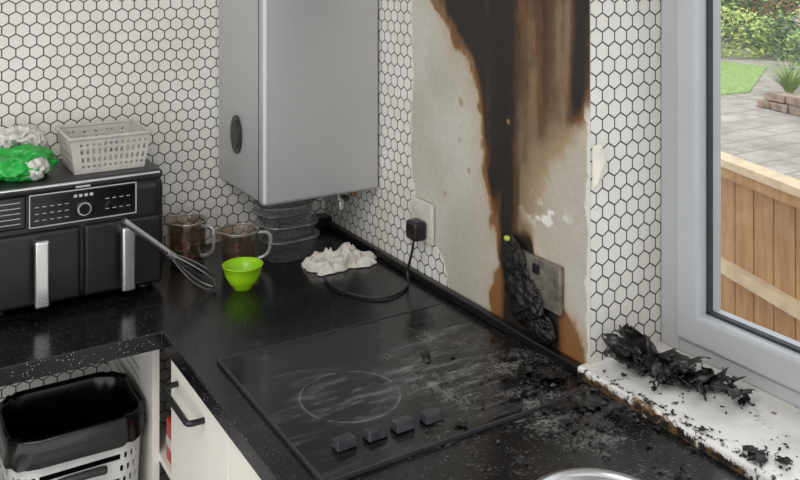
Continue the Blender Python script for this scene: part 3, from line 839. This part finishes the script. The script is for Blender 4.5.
foliage('garden_hedge', [((11.6, 6.4, .9), (1.2, 1.2, 1.0), (1, 0)), ((12.8, 4.6, 1.0), (1.4, 1.4, 1.2), (0, 1)), ((10.6, 8.2, .9), (1.3, 1.3, 1.0), (1, 0)), ((10.8, 10.2, 1.0), (1.4, 1.4, 1.1), (0, 1)), ((13.5, 2.5, 1.0), (1.4, 1.4, 1.2), (1, 0)), ((12.6, 7.6, 1.6), (1.5, 1.5, 1.5), (1, 1)),
   ((9.75, 6.1, .50), (.5, .55, .42), (2, 0)), ((10.1, 5.5, .5), (.45, .45, .36), (1, 0)), ((9.7, 7.1, .5), (.5, .6, .42), (0, 2)), ((9.3, 4.5, .46), (.40, .40, .32), (0, 1)), ((9.5, 3.6, .44), (.45, .45, .34), (1, 3)), ((10.3, 4.9, .75), (.5, .5, .55), (2, 3)), ((9.2, 2.9, .42), (.45, .45, .32), (0, 3))],
   4600, [M_leafA, M_leafB, M_leafY, M_petal], .04)
V = []; F = []
for i in range(800):
    cx = random.choice([(7.05, 3.35), (7.4, 3.2), (7.0, 2.7), (7.9, 3.45), (8.2, 3.0)]); an = random.uniform(0, 6.28); L_ = random.uniform(.25, .52); bn = random.uniform(.15, .5)
    b = len(V); w = .011
    for k in range(5):
        s = k/4; rr = bn*s*s*.9+.02; q = Vector((cx[0]+math.cos(an)*rr, cx[1]+math.sin(an)*rr, .203+L_*(s-.35*s*s*bn*2))); sd_ = Vector((-math.sin(an), math.cos(an), 0))*w*(1-s*.9)
        V.extend([q-sd_, q+sd_])
    for k in range(4): F.append((b+2*k, b+2*k+1, b+2*k+3, b+2*k+2))
mesh_obj('ornamental_grass', V, F, M_blade)
GE = empty('stone_edging')
q0 = Vector((6.35, 3.15)); q1 = Vector((5.75, .8)); kk = 0
for row in range(2):
    s = .04*row
    while s < .92:
        ln_ = random.uniform(.18, .30)/2.42; c = q0.lerp(q1, min(1, s+ln_/2)); hgt = random.uniform(.075, .085)
        bm = bmesh.new(); bmesh.ops.create_cube(bm, size=1)
        dd = (q1-q0).normalized(); nn = Vector((dd.y, -dd.x)); hl = ln_*2.42/2-.006
        for v in bm.verts:
            jx = random.uniform(.9, 1.02); u_ = math.copysign(hl*jx, v.co.x); w_ = math.copysign(.09*random.uniform(.85, 1.1), v.co.y)
            v.co = Vector((c.x+dd.x*u_+nn.x*w_, c.y+dd.y*u_+nn.y*w_, .201+row*.086+(hgt if v.co.z > 0 else 0)))
        bmesh.ops.recalc_face_normals(bm, faces=bm.faces)
        me = bpy.data.meshes.new('stone'); bm.to_mesh(me); bm.free(); me.materials.append(M_stone)
        o = bpy.data.objects.new('stone_%d' % kk, me); S.collection.objects.link(o); o.parent = GE; kk += 1
        mb = o.modifiers.new('b', 'BEVEL'); mb.width = .012; mb.segments = 2
        s += ln_
box('garden_wall', 16, 16.3, -4, 20, .2005, 2.2, simple('brick_wall', (170, 120, 96), .9, var=.25, nscale=5))

# ------------------------------------------------------------------ light
w = bpy.data.worlds.new('World'); S.world = w; w.use_nodes = True
bg = w.node_tree.nodes['Background']; bg.inputs[0].default_value = (.95, .97, 1.0, 1); bg.inputs[1].default_value = 1.8
def area(name, loc, rot, sx_, sy_, e, col=(1, 1, 1)):
    l = bpy.data.lights.new(name, 'AREA'); l.shape = 'RECTANGLE'; l.size = sx_; l.size_y = sy_; l.energy = e; l.color = col
    o = bpy.data.objects.new(name, l); S.collection.objects.link(o); o.location = loc; o.rotation_euler = rot; return o
area('added_fill_light', (-1.5, -1.6, 2.38), (0, 0, 0), 1.0, 1.0, 22, (1, .97, .92))  # fill lamp added overhead to brighten the room, no fixture in view
sun = bpy.data.lights.new('sun', 'SUN'); sun.energy = 1.3; sun.angle = .6; so_ = bpy.data.objects.new('sun', sun); S.collection.objects.link(so_)
so_.rotation_euler = (math.radians(35), math.radians(-15), 0)

# ------------------------------------------------------------------ camera
cam = bpy.data.cameras.new('camera'); co = bpy.data.objects.new('camera', cam); S.collection.objects.link(co)
co.location = (-1.099, -2.2, 1.6487); co.rotation_euler = (math.radians(90), 0, math.radians(-31.5))
cam.sensor_width = 36; cam.lens = 864/800*36; cam.shift_y = -282/800; cam.clip_start = .02
S.camera = co
